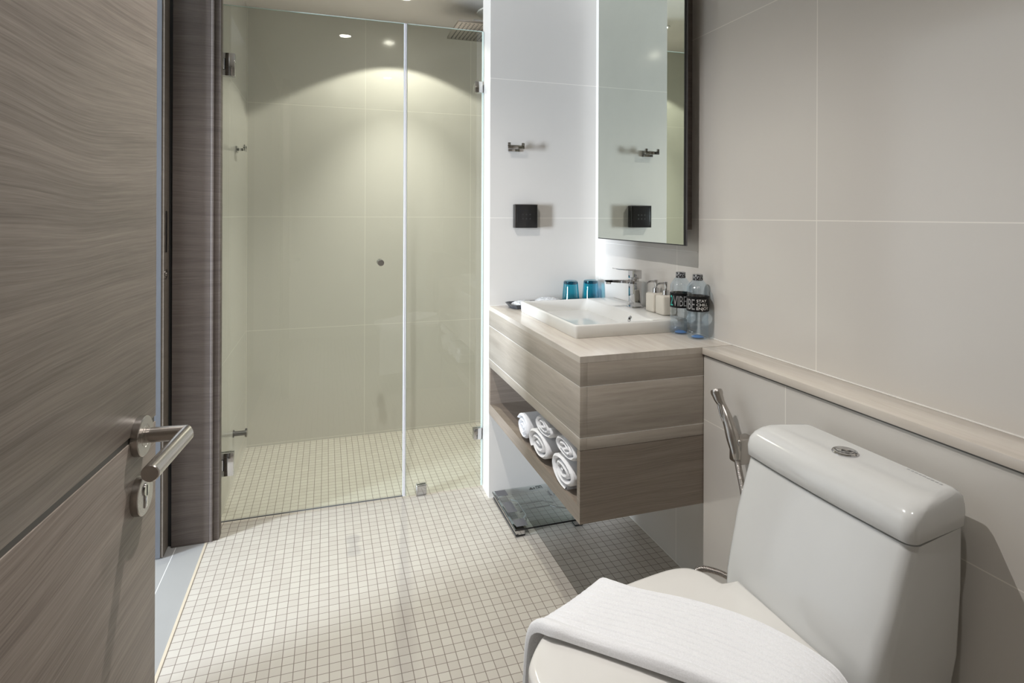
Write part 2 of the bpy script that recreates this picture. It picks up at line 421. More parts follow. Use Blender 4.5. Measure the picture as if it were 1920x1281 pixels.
# door jamb (far side of the doorway)
fr = bpy.data.objects.new('trim_5', None); C.objects.link(fr); fr.location = (-0.45, 2.40, 0); fr['kind'] = 'structure'
b = B(); box(b, -0.536, 2.360, 0.0, -0.412, 2.414, CEIL, bev=0.0015); obj('jamb_board', b, M['wood_frame'], fr)
b = B(); box(b, -0.412, 2.3585, 0.0, -0.4005, 2.414, CEIL, bev=0.003); obj('edge_strip', b, M['wood_frame'], fr)
b = B(); box(b, -0.4005, 2.368, 0.0, -0.3800, 2.414, CEIL, bev=0.0015); obj('casing', b, M['wood_frame'], fr)
b = B(); box(b, -0.552, 2.375, 0.0, -0.536, 2.70, CEIL); obj('dark_gap_board', b, M['black_matt'], fr)  # black board painting in the dark gap beside the jamb

# second door leaf standing open beyond the jamb
d2 = bpy.data.objects.new('door_2', None); C.objects.link(d2); d2.location = (-0.57, 2.35, 0); d2['kind'] = 'structure'
b = B(); box(b, -0.598, 2.297, 0.004, -0.5475, 2.366, 2.28); obj('leaf', b, M['leaf_face'], d2)
b = B(); box(b, -0.598, 2.2945, 0.004, -0.5555, 2.297, 2.28); obj('edge_band', b, M['bluegrey'], d2)
b = B(); box(b, -0.5795, 2.2935, 0.925, -0.5715, 2.2948, 1.10, bev=0.0006); obj('edge_plate', b, M['dark_steel'], d2)
b = B(); box(b, -0.5477, 2.314, 1.078, -0.5465, 2.338, 1.225, bev=0.0004); obj('flush_plate', b, M['dark_steel'], d2)
b = B(); cyl(b, (-0.5477, 2.322, 1.000), (-0.5445, 2.322, 1.000), 0.0175)
cyl(b, (-0.5450, 2.322, 1.000), (-0.5425, 2.322, 1.000), 0.007)
obj('round_lock', b, M['steel'], d2, label='brushed round lock with dark keyhole')
sbox('baseboard_hall', M['bluegrey'], -0.60, 2.372, 0.0, -0.552, 2.40, 0.075)

# ================================================================ near door leaf
DD = Vector((0.0947, 0.9955, 0)).normalized(); DN = Vector((DD.y, -DD.x, 0))
P0 = Vector((-0.2364, 0.952, 0))           # free edge of the leaf on the room side
def dpt(s, n, z): return P0-DD*s+DN*n+Vector((0, 0, z))     # s back from the free edge, n out of the face
def dbox(bm, s0, n0, z0, s1, n1, z1, bev=0.0, seg=2):
    vs = box(bm, s0, n0, z0, s1, n1, z1, bev=bev, seg=seg)
    for v in vs: v.co = P0-DD*v.co.x+DN*v.co.y+Vector((0, 0, v.co.z))
door = bpy.data.objects.new('door_1', None); C.objects.link(door); door.location = (P0-DD*0.4)[:]; door['kind'] = 'structure'
GZ = 0.916
b = B()
dbox(b, 0.0, -0.04, 0.01, 0.80, -0.003, 2.10)                      # core
dbox(b, 0.0, -0.003, 0.01, 0.452, 0.0, GZ-0.004, bev=0.0006)       # lower panel up to the vertical groove
dbox(b, 0.461, -0.003, 0.01, 0.80, 0.0, GZ-0.004, bev=0.0006)
dbox(b, 0.0, -0.003, GZ+0.004, 0.80, 0.0, 2.10, bev=0.0006)        # upper panel
obj('leaf', b, M['wood_door'], door)
b = B(); dbox(b, 0.002, -0.0032, GZ-0.004, 0.80, -0.0015, GZ+0.004); dbox(b, 0.452, -0.0032, 0.01, 0.461, -0.0015, GZ)
obj('groove_inlay', b, M['groove'], door)
hd = obj('lever_handle', (lambda b: (lathe(b, dpt(0.061, 0, 0.9127), [(0.0265, 0.0), (0.0265, 0.0085), (0.0255, 0.0095), (0.0150, 0.0095), (0.0146, 0.0088), (0.0135, 0.0088), (0.0130, 0.0095), (0.0, 0.0095)], 56, DN), b)[1])(B()), M['steel'], door)
b = B()
r_ = 0.0100; e0 = dpt(0.061, 0.004, 0.9132); el = dpt(0.061, 0.0615, 0.9138); en = dpt(0.061+0.131, 0.0615, 0.9138)
n_ = 32; up = Vector((0, 0, 1))
mit = (DN+DD).normalized()                 # plane of the mitre
def mring(c, ax):                          # a circle around ax, slid along ax onto the mitre plane
    out = []
    for p in ring(c, ax, up, r_, n_):
        d = (p-Vector(c)); t = -d.dot(mit2)/Vector(ax).dot(mit2); out.append(p+Vector(ax)*t)
    return out
mit2 = (DN+DD).normalized()
mit2 = (DN-(-DD)).normalized()
loft(b, [ring(e0, DN, up, r_, n_), mring(el, DN)], cap=True)
loft(b, [mring(el, -DD), ring(en+DD*0.0012, -DD, up, r_, n_), ring(en, -DD, up, r_*0.9, n_)], cap=True)
obj('lever', b, M['steel'], hd)
b = B(); lathe(b, dpt(0.061, 0, 0.833), [(0.0265, 0.0), (0.0265, 0.0085), (0.0255, 0.0095), (0.0, 0.0095)], 56, DN)
es = obj('lock_escutcheon', b, M['steel'], door)
b = B(); lathe(b, dpt(0.061, 0.0096, 0.840), [(0.0085, 0.0), (0.0085, 0.0018), (0, 0.0018)], 28, DN)
dbox(b, 0.061-0.0045, 0.0090, 0.833-0.017, 0.061+0.0045, 0.0112, 0.838, bev=0.001)
cy_ = obj('lock_cylinder', b, M['chrome'], es)
b = B(); dbox(b, 0.0602, 0.0112, 0.832, 0.0618, 0.0118, 0.846); obj('key_slot', b, M['hole'], cy_)

# ================================================================ shower glass
GY0, GY1 = 2.488, 2.497; GT = 2.0376
sd = thing('shower_door', (0.0, YG, 0), 'frameless clear glass shower door with round knob, hinged beside the dark wood door frame', 'shower door')
b = B(); box(b, -0.3975, GY0, 0.006, 0.312, GY1, GT)
obj('glass_pane', b, M['glass'], sd, smooth=False)
b = B(); box(b, -0.3975, GY0-0.0002, GT, 0.312, GY1+0.0002, GT+0.0015); obj('top_edge', b, M['glass_edge'], sd)
b = B(); box(b, -0.3975, GY0+0.001, 0.003, 0.312, GY1-0.001, 0.0062); obj('bottom_seal', b, M['darkgrey'], sd)
b = B(); box(b, 0.312, 2.4845, 0.006, 0.3165, 2.5005, GT); box(b, 0.3190, 2.4835, 0.006, 0.3215, 2.4845+0.013, GT)
obj('edge_seal', b, M['seal'], sd)
def hinge(z):
    b = B(); box(b, -0.3965, 2.4775, z-0.045, -0.3475, 2.4885, z+0.045, bev=0.0015); box(b, -0.3965, 2.497, z-0.045, -0.3475, 2.507, z+0.045, bev=0.0015)
    h = obj('hinge', b, M['chrome'], sd)
    b = B(); box(b, -0.3950, 2.4765, z-0.0225, -0.3815, 2.4777, z+0.0225); obj('hinge_slot', b, M['hole'], h)
    b = B(); cyl(b, (-0.3875, 2.4765, z-0.021), (-0.3875, 2.4765, z+0.021), 0.0032, 16); obj('hinge_pin', b, M['chrome'], h)
hinge(1.802); hinge(0.232)
b = B(); lathe(b, (0.2152, 2.4885, 1.0124), [(0.009, 0), (0.009, 0.006), (0.0135, 0.010), (0.0135, 0.030), (0.0125, 0.032), (0, 0.032)], 32, (0, -1, 0))
lathe(b, (0.2152, 2.4965, 1.0124), [(0.009, 0), (0.009, 0.006), (0.0135, 0.010), (0.0135, 0.030), (0.0125, 0.032), (0, 0.032)], 32, (0, 1, 0))
obj('door_knob', b, M['chrome'], sd)
ss = thing('shower_screen', (0.5, YG, 0), 'narrow fixed glass shower panel clamped to the white tiled wall end', 'shower screen')
b = B(); box(b, 0.3255, GY0, 0.002, 0.662, GY1, GT); obj('glass_pane', b, M['glass'], ss, smooth=False)
b = B(); box(b, 0.3255, GY0-0.0002, GT, 0.662, GY1+0.0002, GT+0.0015); obj('top_edge', b, M['glass_edge'], ss)
b = B(); box(b, 0.3240, GY0-0.0008, 0.002, 0.3262, GY1+0.0008, GT); obj('edge_strip', b, M['glass_edge'], ss)
b = B(); box(b, 0.6600, GY0+0.0005, 0.002, 0.6665, GY1-0.0005, GT); obj('wall_channel', b, M['glass_edge'], ss)
for z in (1.787, 0.238):
    b = B(); box(b, 0.624, 2.4785, z-0.025, 0.668, 2.4885, z+0.025, bev=0.002); box(b, 0.624, 2.497, z-0.025, 0.668, 2.506, z+0.025, bev=0.002)
    obj('wall_clamp', b, M['chrome'], ss)
b = B(); box(b, 0.370, 2.4785, 0.0, 0.415, 2.4885, 0.045, bev=0.004, seg=3); box(b, 0.370, 2.497, 0.0, 0.415, 2.506, 0.045, bev=0.004, seg=3)
obj('floor_clamp', b, M['chrome'], ss)
# wall end return seen beside the glass
sbox('wall_middle', M['wall_left'], 0.6695, 2.47, -0.06, XR, 2.515, CEIL)

# robe hooks
def hook(base, out, side, label):
    """base = centre of the back plate on the wall, out = away from the wall, side = along the wall"""
    base, out, side = Vector(base), Vector(out), Vector(side); upv = Vector((0, 0, 1))
    t = thing('robe_hook', base[:], label, 'hook')
    def hb(bm, s0, o0, z0, s1, o1, z1, bev=0.0008):
        vs = box(bm, s0, o0, z0, s1, o1, z1, bev=bev)
        for v in vs: v.co = base+side*v.co.x+out*v.co.y+upv*v.co.z
    b = B(); hb(b, -0.025, 0.0, -0.014, 0.025, 0.009, 0.014); obj('back_plate', b, M['chrome'], t)
    b = B(); hb(b, -0.006, 0.008, -0.006, 0.006, 0.040, 0.006); obj('stem', b, M['chrome'], t)
    b = B(); hb(b, -0.037, 0.036, -0.006, 0.037, 0.044, 0.008); hb(b, -0.037, 0.036, 0.004, -0.025, 0.044, 0.020); hb(b, 0.025, 0.036, 0.004, 0.037, 0.044, 0.020)
    obj('double_prong', b, M['chrome'], t)
    return t
hook((0.768, YN, 1.505), (0, -1, 0), (1, 0, 0), 'chrome double robe hook on the white tiled wall above the black socket')
hook((XS, 2.90, 1.513), (1, 0, 0), (0, 1, 0), 'chrome double robe hook on the shower side wall seen through the glass')
# low stop on the shower side wall
b = B(); cyl(b, (XS, 2.86, 0.218), (XS+0.050, 2.86, 0.218), 0.011, 28)
cyl(b, (XS+0.050, 2.86, 0.218), (XS+0.058, 2.86, 0.218), 0.019, 32); cyl(b, (XS, 2.86, 0.218), (XS+0.005, 2.86, 0.218), 0.016, 32)
tag(obj('door_stop', b, M['dark_steel']), 'small dark metal door stop low on the shower side wall behind the lower hinge', 'door stop')

# shower head with arm
sh = thing('rain_shower', (0.76, 2.925, 2.17), 'large square rain shower head on a wall arm near the ceiling', 'shower head')
b = B(); box(b, 0.615, 2.775, 2.172, 0.905, 3.07, 2.184, bev=0.001)
hp = obj('head_plate', b, M['steel'], sh)
b = B()
for i in range(13):
    for j in range(13):
        cx_, cy2 = 0.635+i*0.250/12, 2.795+j*0.255/12
        loft(b, [ring((cx_, cy2, 2.1722), (0, 0, 1), (1, 0, 0), 0.0030, 8), ring((cx_, cy2, 2.1700), (0, 0, 1), (1, 0, 0), 0.0022, 8)])
obj('nozzles', b, M['hole'], hp, kind='stuff')
b = B(); box(b, 0.725, 2.908, 2.222, XR, 2.942, 2.238, bev=0.001); cyl(b, (0.76, 2.925, 2.184), (0.76, 2.925, 2.224), 0.012)
lathe(b, (XR-0.012, 2.925, 2.230), [(0.032, 0), (0.032, 0.012)], 36, (1, 0, 0))
obj('shower_arm', b, M['chrome'], sh)
# ceiling disc
b = B(); lathe(b, (0.885, 2.955, CEIL-0.014), [(0.115, 0.014), (0.130, 0.010), (0.128, 0.004), (0.112, 0.0), (0, 0.0)], 56)
tag(obj('ceiling_vent', b, M['cream']), 'round cream ceiling disc above the shower arm', 'ceiling vent')
def downlight(x, y, label):
    t = thing('downlight', (x, y, CEIL), label, 'ceiling light')
    b = B(); rs = []
    for r, h in ((0.048, 0.0), (0.048, -0.003), (0.043, -0.005), (0.036, -0.004), (0.033, 0.0)):
        rs.append(ring((x, y, CEIL+h-0.0002), (0, 0, 1), (1, 0, 0), r, 48))
    loft(b, rs, cap=False); obj('trim_ring', b, M['white'], t)
    b = B(); loft(b, [ring((x, y, CEIL-0.0006), (0, 0, 1), (1, 0, 0), 0.033, 40), ring((x, y, CEIL-0.0016), (0, 0, 1), (1, 0, 0), 0.031, 40)])
    obj('lens', b, M['lamp'], t)
downlight(*LAMP_S, 'lit round recessed downlight in the ceiling inside the shower')
downlight(*LAMP_A, 'lit round ceiling downlight whose bright reflection shows left of centre on the shower glass')
downlight(*LAMP_FILL, 'added round fill light in the ceiling near the toilet end of the room')

# socket
so = thing('wall_socket', (0.817, YN, 1.21), 'square black wall socket box on the white tiled wall below the robe hook', 'socket')
b = B(); box(b, 0.767, 2.336, 1.160, 0.870, YN, 1.262, bev=0.003, seg=3); obj('housing', b, M['black'], so)
b = B(); box(b, 0.7745, 2.3345, 1.166, 0.8635, 2.3362, 1.256, bev=0.0006); cv = obj('cover_flap', b, M['black'], so)
b = B()
for ix, iz in ((0, 0), (1, 0), (2, 0), (0, 1), (1, 1), (2, 1)):
    cx_, cz_ = 0.802+ix*0.0165, 1.200+iz*0.018
    box(b, cx_-0.004, 2.3340, cz_-0.0012, cx_+0.004, 2.3347, cz_+0.0012); box(b, cx_-0.0012, 2.3340, cz_-0.004, cx_+0.0012, 2.3347, cz_+0.004)
obj('socket_marks', b, M['socket_print'], cv)
b = B(); box(b, 0.7672, 2.3352, 1.1602, 0.7698, 2.3368, 1.2618); box(b, 0.7672, 2.3352, 1.2592, 0.8698, 2.3368, 1.2618)
obj('edge_trim', b, M['dark_steel'], so)

# ================================================================ mirror
MX = 1.100
mi = thing('wall_mirror', (MX, 1.905, 1.12), 'tall rectangular frameless mirror on the right wall above the basin', 'mirror')
b = B(); box(b, MX, 1.5985, 1.1205, MX+0.004, 2.2135, 2.16); obj('mirror_glass', b, M['mirror'], mi, smooth=False)
b = B(); box(b, MX+0.0005, 1.594, 1.117, MX+0.0052, 1.5984, 2.165); box(b, MX+0.0005, 1.5984, 1.117, MX+0.0052, 2.2155, 1.1204); box(b, MX+0.0005, 2.2136, 1.1204, MX+0.0052, 2.2155, 2.165)
obj('black_edge', b, M['black_matt'], mi)
b = B(); box(b, MX+0.0053, 1.5935, 1.1165, MX+0.011, 2.216, 2.165); obj('backing_board', b, M['darkgrey'], mi)
b = B(); box(b, MX+0.011, 1.645, 1.168, XR, 2.165, 2.12); obj('backing_box', b, M['wood_frame'], mi)

# ================================================================ vanity
VX0, VY0, VT = 0.662, 1.440, 0.8255
va = thing('vanity_unit', (0.91, 1.90, 0.364), 'wall hung vanity of veined grey stone over a dark wood open shelf', 'vanity')
b = B()
def apron(z0, z1):
    box(b, VX0, VY0, z0, VX0+0.022, YN, z1, bev=0.0007); box(b, VX0+0.022, VY0, z0, XR-0.0005, VY0+0.022, z1, bev=0.0007)
for z0, z1 in ((0.567, 0.5995), (0.6013, 0.7410), (0.7428, 0.8073)): apron(z0, z1)
ap = obj('stone_apron', b, M['stone'], va)
b = B()
for z in (0.6004, 0.7419):
    box(b, VX0+0.0006, VY0+0.0006, z-0.0010, VX0+0.020, YN, z+0.0010); box(b, VX0+0.020, VY0+0.0006, z-0.0010, XR-0.001, VY0+0.020, z+0.0010)
obj('stone_joints', b, M['white_joint'], ap)
b = B()
hx0, hx1, hy0, hy1 = 0.765, 1.02, 1.69, 2.15
for a in ((VX0, VY0, XR-0.0005, hy0), (VX0, hy1, XR-0.0005, YN), (VX0, hy0, hx0, hy1), (hx1, hy0, XR-0.0005, hy1)):
    box(b, a[0], a[1], 0.8075, a[2], a[3], VT)
bmesh.ops.remove_doubles(b, verts=b.verts[:], dist=1e-5)
obj('stone_top', b, [M['stone_top']], va)
cb = B()
box(cb, VX0+0.001, VY0, 0.364, XR-0.0005, YN, 0.409)                                 # shelf board
box(cb, VX0+0.001, VY0, 0.409, XR-0.0005, VY0+0.020, 0.566)                          # end panel
box(cb, VX0+0.001, YN-0.018, 0.409, XR-0.0005, YN, 0.566)
box(cb, XR-0.16, VY0+0.020, 0.409, XR-0.14, YN-0.018, 0.566)                         # back panel
box(cb, VX0+0.030, VY0+0.022, 0.5655, XR-0.14, YN-0.018, 0.566)
obj('shelf_box', cb, M['wood_cabinet'], va, smooth=False)

# basin
ba = thing('wash_basin', (0.95, 1.92, VT), 'rectangular white ceramic wash basin set on the stone vanity top', 'basin')
BX0, BX1, BY0, BY1, BH = 0.742, 1.158, 1.652, 2.192, 0.8675
def rr(x0, x1, y0, y1, r, z): return rrect((x0+x1)/2, (y0+y1)/2, (x1-x0)/2, (y1-y0)/2, r, z, 5)
b = B()
loft(b, [rr(BX0+0.004, BX1-0.004, BY0+0.004, BY1-0.004, 0.008, VT+0.0002), rr(BX0+0.002, BX1-0.001, BY0+0.002, BY1-0.002, 0.010, VT+0.004),
         rr(BX0, BX1, BY0, BY1, 0.011, BH-0.005), rr(BX0+0.0015, BX1-0.0015, BY0+0.0015, BY1-0.0015, 0.010, BH-0.0015), rr(BX0+0.004, BX1-0.004, BY0+0.004, BY1-0.004, 0.008, BH),
         rr(BX0+0.012, 1.036, BY0+0.012, BY1-0.012, 0.014, BH), rr(BX0+0.0145, 1.033, BY0+0.0145, BY1-0.0145, 0.014, BH-0.003),
         rr(BX0+0.024, 1.014, BY0+0.030, BY1-0.030, 0.030, BH-0.045), rr(BX0+0.045, 0.998, BY0+0.055, BY1-0.055, 0.035, BH-0.078), rr(BX0+0.09, 0.95, BY0+0.10, BY1-0.10, 0.03, BH-0.084),
         rr(BX0+0.13, 0.91, BY0+0.20, BY1-0.20, 0.015, BH-0.086)], cap=True)
obj('basin_body', b, M['ceramic'], ba, ang=50)
b = B(); lathe(b, (1.0262, 1.742+0.07, 0.846), [(0.0125, -0.006), (0.0125, 0.001), (0.0105, 0.0025), (0.0065, 0.0025), (0.0060, 0.0005), (0, 0.0005)], 32, Vector((-1, 0, 0.38)))
ov = obj('overflow_ring', b, M['chrome'], ba)
b = B(); lathe(b, Vector((1.0262, 1.812, 0.846))+Vector((-1, 0, 0.38)).normalized()*0.0006, [(0.0058, 0), (0.0058, 0.001), (0, 0.001)], 20, Vector((-1, 0, 0.38)))
obj('overflow_hole', b, M['hole'], ov)
b = B(); lathe(b, (0.875, 1.92, BH-0.0855), [(0.022, 0), (0.022, 0.004), (0.018, 0.006), (0, 0.006)], 32); obj('drain_plug', b, M['chrome'], ba)

# faucet
FX0, FX1, FY0, FY1 = 1.094, 1.126, 1.900, 1.944
fa = thing('basin_faucet', (1.11, 1.922, BH), 'square chrome single lever faucet standing on the basin deck', 'faucet')
b = B(); box(b, FX0-0.006, FY0-0.005, BH, FX1+0.005, FY1+0.005, BH+0.0035, bev=0.001)
box(b, FX0, FY0, BH+0.003, FX1, FY1, 0.968, bev=0.0018); cyl(b, (1.11, 1.922, 0.966), (1.11, 1.922, 0.978), 0.0145, 32)
obj('faucet_body', b, M['chrome'], fa)
b = B(); sp = []
for x, z, hw, hh in ((1.098, 0.966, 0.015, 0.009), (1.06, 0.968, 0.0145, 0.006), (1.00, 0.9715, 0.0145, 0.0042), (0.985, 0.9725, 0.0145, 0.0036), (0.977, 0.9740, 0.0140, 0.0022)):
    sp.append([Vector((x, 1.922+sy*hw, z+sz*hh)) for sy, sz in ((-1, -1), (-0.2, -1), (0.2, -1), (1, -1), (1, 1), (0.2, 1), (-0.2, 1), (-1, 1))])
loft(b, sp); lathe(b, (0.998, 1.922, 0.9600), [(0.009, 0), (0.010, 0.003), (0.011, 0.010)], 24)
obj('spout', b, M['chrome'], fa)
b = B(); box(b, FX0-0.002, FY0, 0.977, FX1, FY1, 1.010, bev=0.002); hl = []
for x, z, hw, hh in ((1.10, 1.0105, 0.0215, 0.003), (1.06, 1.0120, 0.0190, 0.0018), (1.030, 1.0150, 0.016, 0.0014), (1.022, 1.0168, 0.0150, 0.0012)):
    hl.append([Vector((x, 1.922+sy*hw, z+sz*hh)) for sy, sz in ((-1, -1), (1, -1), (1, 1), (-1, 1))])
loft(b, hl)
obj('lever', b, M['chrome'], fa)

# soap dispensers
def dispenser(cx, cy, label):
    t = thing('soap_dispenser', (cx, cy, BH), label, 'soap dispenser', 'cream soap dispensers on the basin')
    b = B(); box(b, cx-0.028, cy-0.028, BH+0.0002, cx+0.028, cy+0.028, BH+0.069, bev=0.0085, seg=4); obj('bottle_body', b, M['soap'], t)
    b = B(); z = BH+0.0685
    lathe(b, (cx, cy, z), [(0.0125, 0), (0.0125, 0.002), (0.0118, 0.003), (0.0118, 0.016), (0.0108, 0.0175), (0.0052, 0.0180), (0.0048, 0.026), (0.0060, 0.028), (0.0066, 0.045), (0.0062, 0.0465), (0, 0.0465)], 28)
    pu = obj('pump', b, M['chrome'], t)
    b = B(); tube(b, [(cx-0.003, cy, z+0.0415), (cx-0.022, cy, z+0.0410), (cx-0.033, cy, z+0.0385), (cx-0.0375, cy, z+0.0345)], [0.0040, 0.0034, 0.0030, 0.0026]); obj('nozzle', b, M['chrome'], pu)
    return t
dispenser(1.134, 1.7515, 'cream square soap dispenser nearest the water bottles on the basin deck')
dispenser(1.134, 1.8155, 'cream square soap dispenser nearest the chrome faucet on the basin deck')

# ---- lettering helper: text mesh bent round a vertical cylinder
def text_mesh(s, size, shear=0.0):
    cu = bpy.data.curves.new('t', 'FONT'); cu.body = s; cu.size = size; cu.resolution_u = 3; cu.space_character = 0.95
    to = bpy.data.objects.new('t', cu); C.objects.link(to)
    dg = bpy.context.evaluated_depsgraph_get(); dg.update()
    me = bpy.data.meshes.new_from_object(to.evaluated_get(dg)); bpy.data.objects.remove(to); return me
def bent_text(bm, s, size, c, r, a0, z, xs=1.0, right=False, bold=0.0):
    me = text_mesh(s, size); t = B(); t.from_mesh(me)
    for _ in range(3):
        es = [e for e in t.edges if abs(e.verts[0].co.x-e.verts[1].co.x) > 0.0025]
        if es: bmesh.ops.subdivide_edges(t, edges=es, cuts=1)
    bmesh.ops.triangulate(t, faces=t.faces[:])
    xs_ = [v.co.x for v in t.verts]; x0, x1 = min(xs_), max(xs_)
    vm = {}
    for v in t.verts:
        a = a0+(v.co.x-x0)*xs/r
        vm[v] = bm.verts.new((c[0]+r*math.cos(a), c[1]+r*math.sin(a), z+v.co.y))
    for f in t.faces:
        try: bm.faces.new([vm[v] for v in f.verts])
        except ValueError: pass
    t.free()
    return a0+(x1-x0)*xs/r
# water bottles
def bottle(cx, cy, rot, label):
    z = VT+0.0003; R = 0.0335
    t = thing('water_bottle', (cx, cy, VT), label, 'water bottle', 'clear plastic water bottles by the right wall')
    b = B()
    prof = [(0.020, 0.004), (0.026, 0.0), (0.0315, 0.002), (0.0335, 0.008)]
    for k in range(4):                                     # ribbed lower body
        z0 = 0.014+k*0.0165; prof += [(0.0335, z0), (0.0335, z0+0.010), (0.0322, z0+0.0125), (0.0322, z0+0.0140)]
    prof += [(0.0335, 0.0855), (0.0328, 0.087), (0.0328, 0.136), (0.0335, 0.138), (0.0338, 0.156), (0.0325, 0.163), (0.0270, 0.172), (0.0190, 0.182), (0.0148, 0.1855), (0.0135, 0.188), (0, 0.188)]
    lathe(b, (cx, cy, z), prof, 48)
    obj('bottle_body', b, M['water'], t, ang=60)
    b = B(); lathe(b, (cx, cy, z), [(0.0190, 0.0035), (0.0190, 0.0050), (0.010, 0.009), (0, 0.009)], 32); obj('tinted_base', b, M['bluebase'], t)
    b = B(); rs = [ring((cx, cy, z+h), (0, 0, 1), (1, 0, 0), r, 56) for r, h in ((0.0328, 0.0875), (0.0343, 0.0878), (0.0343, 0.1350), (0.0328, 0.1353))]
    loft(b, rs, cap=False); lb = obj('label_sleeve', b, M['label'], t)
    a = rot; rt = 0.0346; s = 0.0300
    b = B(); a = bent_text(b, '2', 0.0480, (cx, cy), rt, a, z+0.0940, 0.62); obj('teal_numeral', b, M['teal_print'], lb, smooth=False)
    b = B(); a = bent_text(b, 'VIBE', 0.0480, (cx, cy), rt, a+0.04, z+0.0940, 0.52); obj('grey_letters', b, M['grey_print'], lb, smooth=False)
    b = B()
    for i, wd in enumerate(('STAY', 'CHILL', 'ENJOY')): bent_text(b, wd, 0.0124, (cx, cy), rt, a+0.16, z+0.1180-i*0.0120, 1.20)
    obj('white_words', b, M['white_print'], lb, smooth=False)
    b = B(); lathe(b, (cx, cy, z), [(0.0150, 0.1835), (0.0155, 0.1845), (0.0155, 0.2005), (0.0148, 0.2020), (0, 0.2020)], 40); obj('screw_cap', b, M['cap'], t)
    return t
VD = math.atan2(-1.55, -1.12)
bottle(1.122, 1.553, VD-1.98, 'front water bottle in the corner of the vanity top, white words STAY CHILL ENJOY showing')
bottle(1.114, 1.634, VD-1.12, 'rear water bottle half hidden behind the front one, teal numeral 2 showing')

# tray, tumblers, packets
TY0, TY1, TX0, TX1 = 2.236, 2.352, 0.722, 1.148
b = B()
def oct_(x0, x1, y0, y1, c, z):
    return [Vector(p) for p in ((x0+c, y0, z), (x1-c, y0, z), (x1, y0+c, z), (x1, y1-c, z), (x1-c, y1, z), (x0+c, y1, z), (x0, y1-c, z), (x0, y0+c, z))]
loft(b, [oct_(TX0+0.016, TX1-0.016, TY0+0.016, TY1-0.016, 0.014, VT+0.0003), oct_(TX0, TX1, TY0, TY1, 0.018, VT+0.0185), oct_(TX0+0.003, TX1-0.003, TY0+0.003, TY1-0.003, 0.018, VT+0.0185),
         oct_(TX0+0.018, TX1-0.018, TY0+0.018, TY1-0.018, 0.014, VT+0.0035)])
tag(obj('amenity_tray', b, M['tray'], smooth=False), 'long shallow slate grey tray behind the basin holding two blue tumblers', 'tray')
def tumbler(cx, cy, label):
    t = thing('glass_tumbler', (cx, cy, VT+0.004), label, 'tumbler', 'blue glass tumblers on the tray')
    z = VT+0.0040; b = B()
    lathe(b, (cx, cy, z), [(0.0385, 0.0), (0.0398, 0.001), (0.0315, 0.094), (0.0300, 0.1000), (0.0270, 0.1020), (0.0255, 0.1010), (0, 0.1010)], 56)
    bmesh.ops.delete(b, geom=[f for f in b.faces if len(f.verts) > 10 and f.calc_center_median().z < z+0.02], context='FACES_ONLY')
    obj('glass_wall', b, M['tealglass'], t)
    b = B(); lathe(b, (cx, cy, z), [(0.0285, 0.0880), (0.0305, 0.0925), (0.0293, 0.0990), (0.0265, 0.1008), (0, 0.1000)], 48); obj('thick_base', b, M['tealdark'], t)
    return t
tumbler(1.007, 2.290, 'left upturned blue glass tumbler on the tray behind the basin')
tumbler(1.102, 2.290, 'right upturned blue glass tumbler on the tray nearest the faucet')
def packet(cx, cy, hx, hy, z0, rz, h, seed, label):
    rnd = random.Random(seed); n = 14; b = B(); g = []
    for i in range(n+1):
        row = []
        for j in range(n+1):
            u, v = i/n*2-1, j/n*2-1
            e = max(0.0, (1-u*u)*(1-v*v))**0.4
            row.append((u*hx, v*hy, e*h+rnd.uniform(-1, 1)*0.0022*e))
        g.append(row)
    m = Matrix.Translation((cx, cy, z0)) @ Matrix.Rotation(rz, 4, 'Z')
    top = [[b.verts.new(m @ Vector(p)) for p in r] for r in g]
    bot = [[b.verts.new(m @ Vector((p[0], p[1], -0.0002 if 0 < i < n and 0 < j < n else 0.0))) for j, p in enumerate(r)] for i, r in enumerate(g)]
    for i in range(n):
        for j in range(n):
            b.faces.new((top[i][j], top[i+1][j], top[i+1][j+1], top[i][j+1])); b.faces.new((bot[i][j], bot[i][j+1], bot[i+1][j+1], bot[i+1][j]))
    bmesh.ops.remove_doubles(b, verts=b.verts[:], dist=1e-5)
    tag(obj('amenity_packet', b, M['packet'], ang=25), label, 'packet', 'plastic wrapped amenities on the tray')
def packmat():
    m, nt, b = newmat('wrapped_plastic'); b.inputs['Roughness'].default_value = 0.15
    f = noise(nt, coords(nt, (60, 60, 60)), 1.0, 4, 0.6, 1.5)
    nt.links.new(ramp(nt, f, [(0.35, (0.42, 0.43, 0.44)), (0.6, (0.72, 0.73, 0.74))]), b.inputs['Base Color']); bump(nt, b, f, 0.8, 0.004)
    return m
M['packet'] = packmat()
packet(0.790, 2.294, 0.042, 0.036, VT+0.012, 0.3, 0.018, 1, 'crinkled clear plastic packet at the left end of the tray')
packet(0.905, 2.296, 0.060, 0.034, VT+0.014, -0.15, 0.024, 2, 'wider clear plastic packet in the middle of the tray beside the left tumbler')

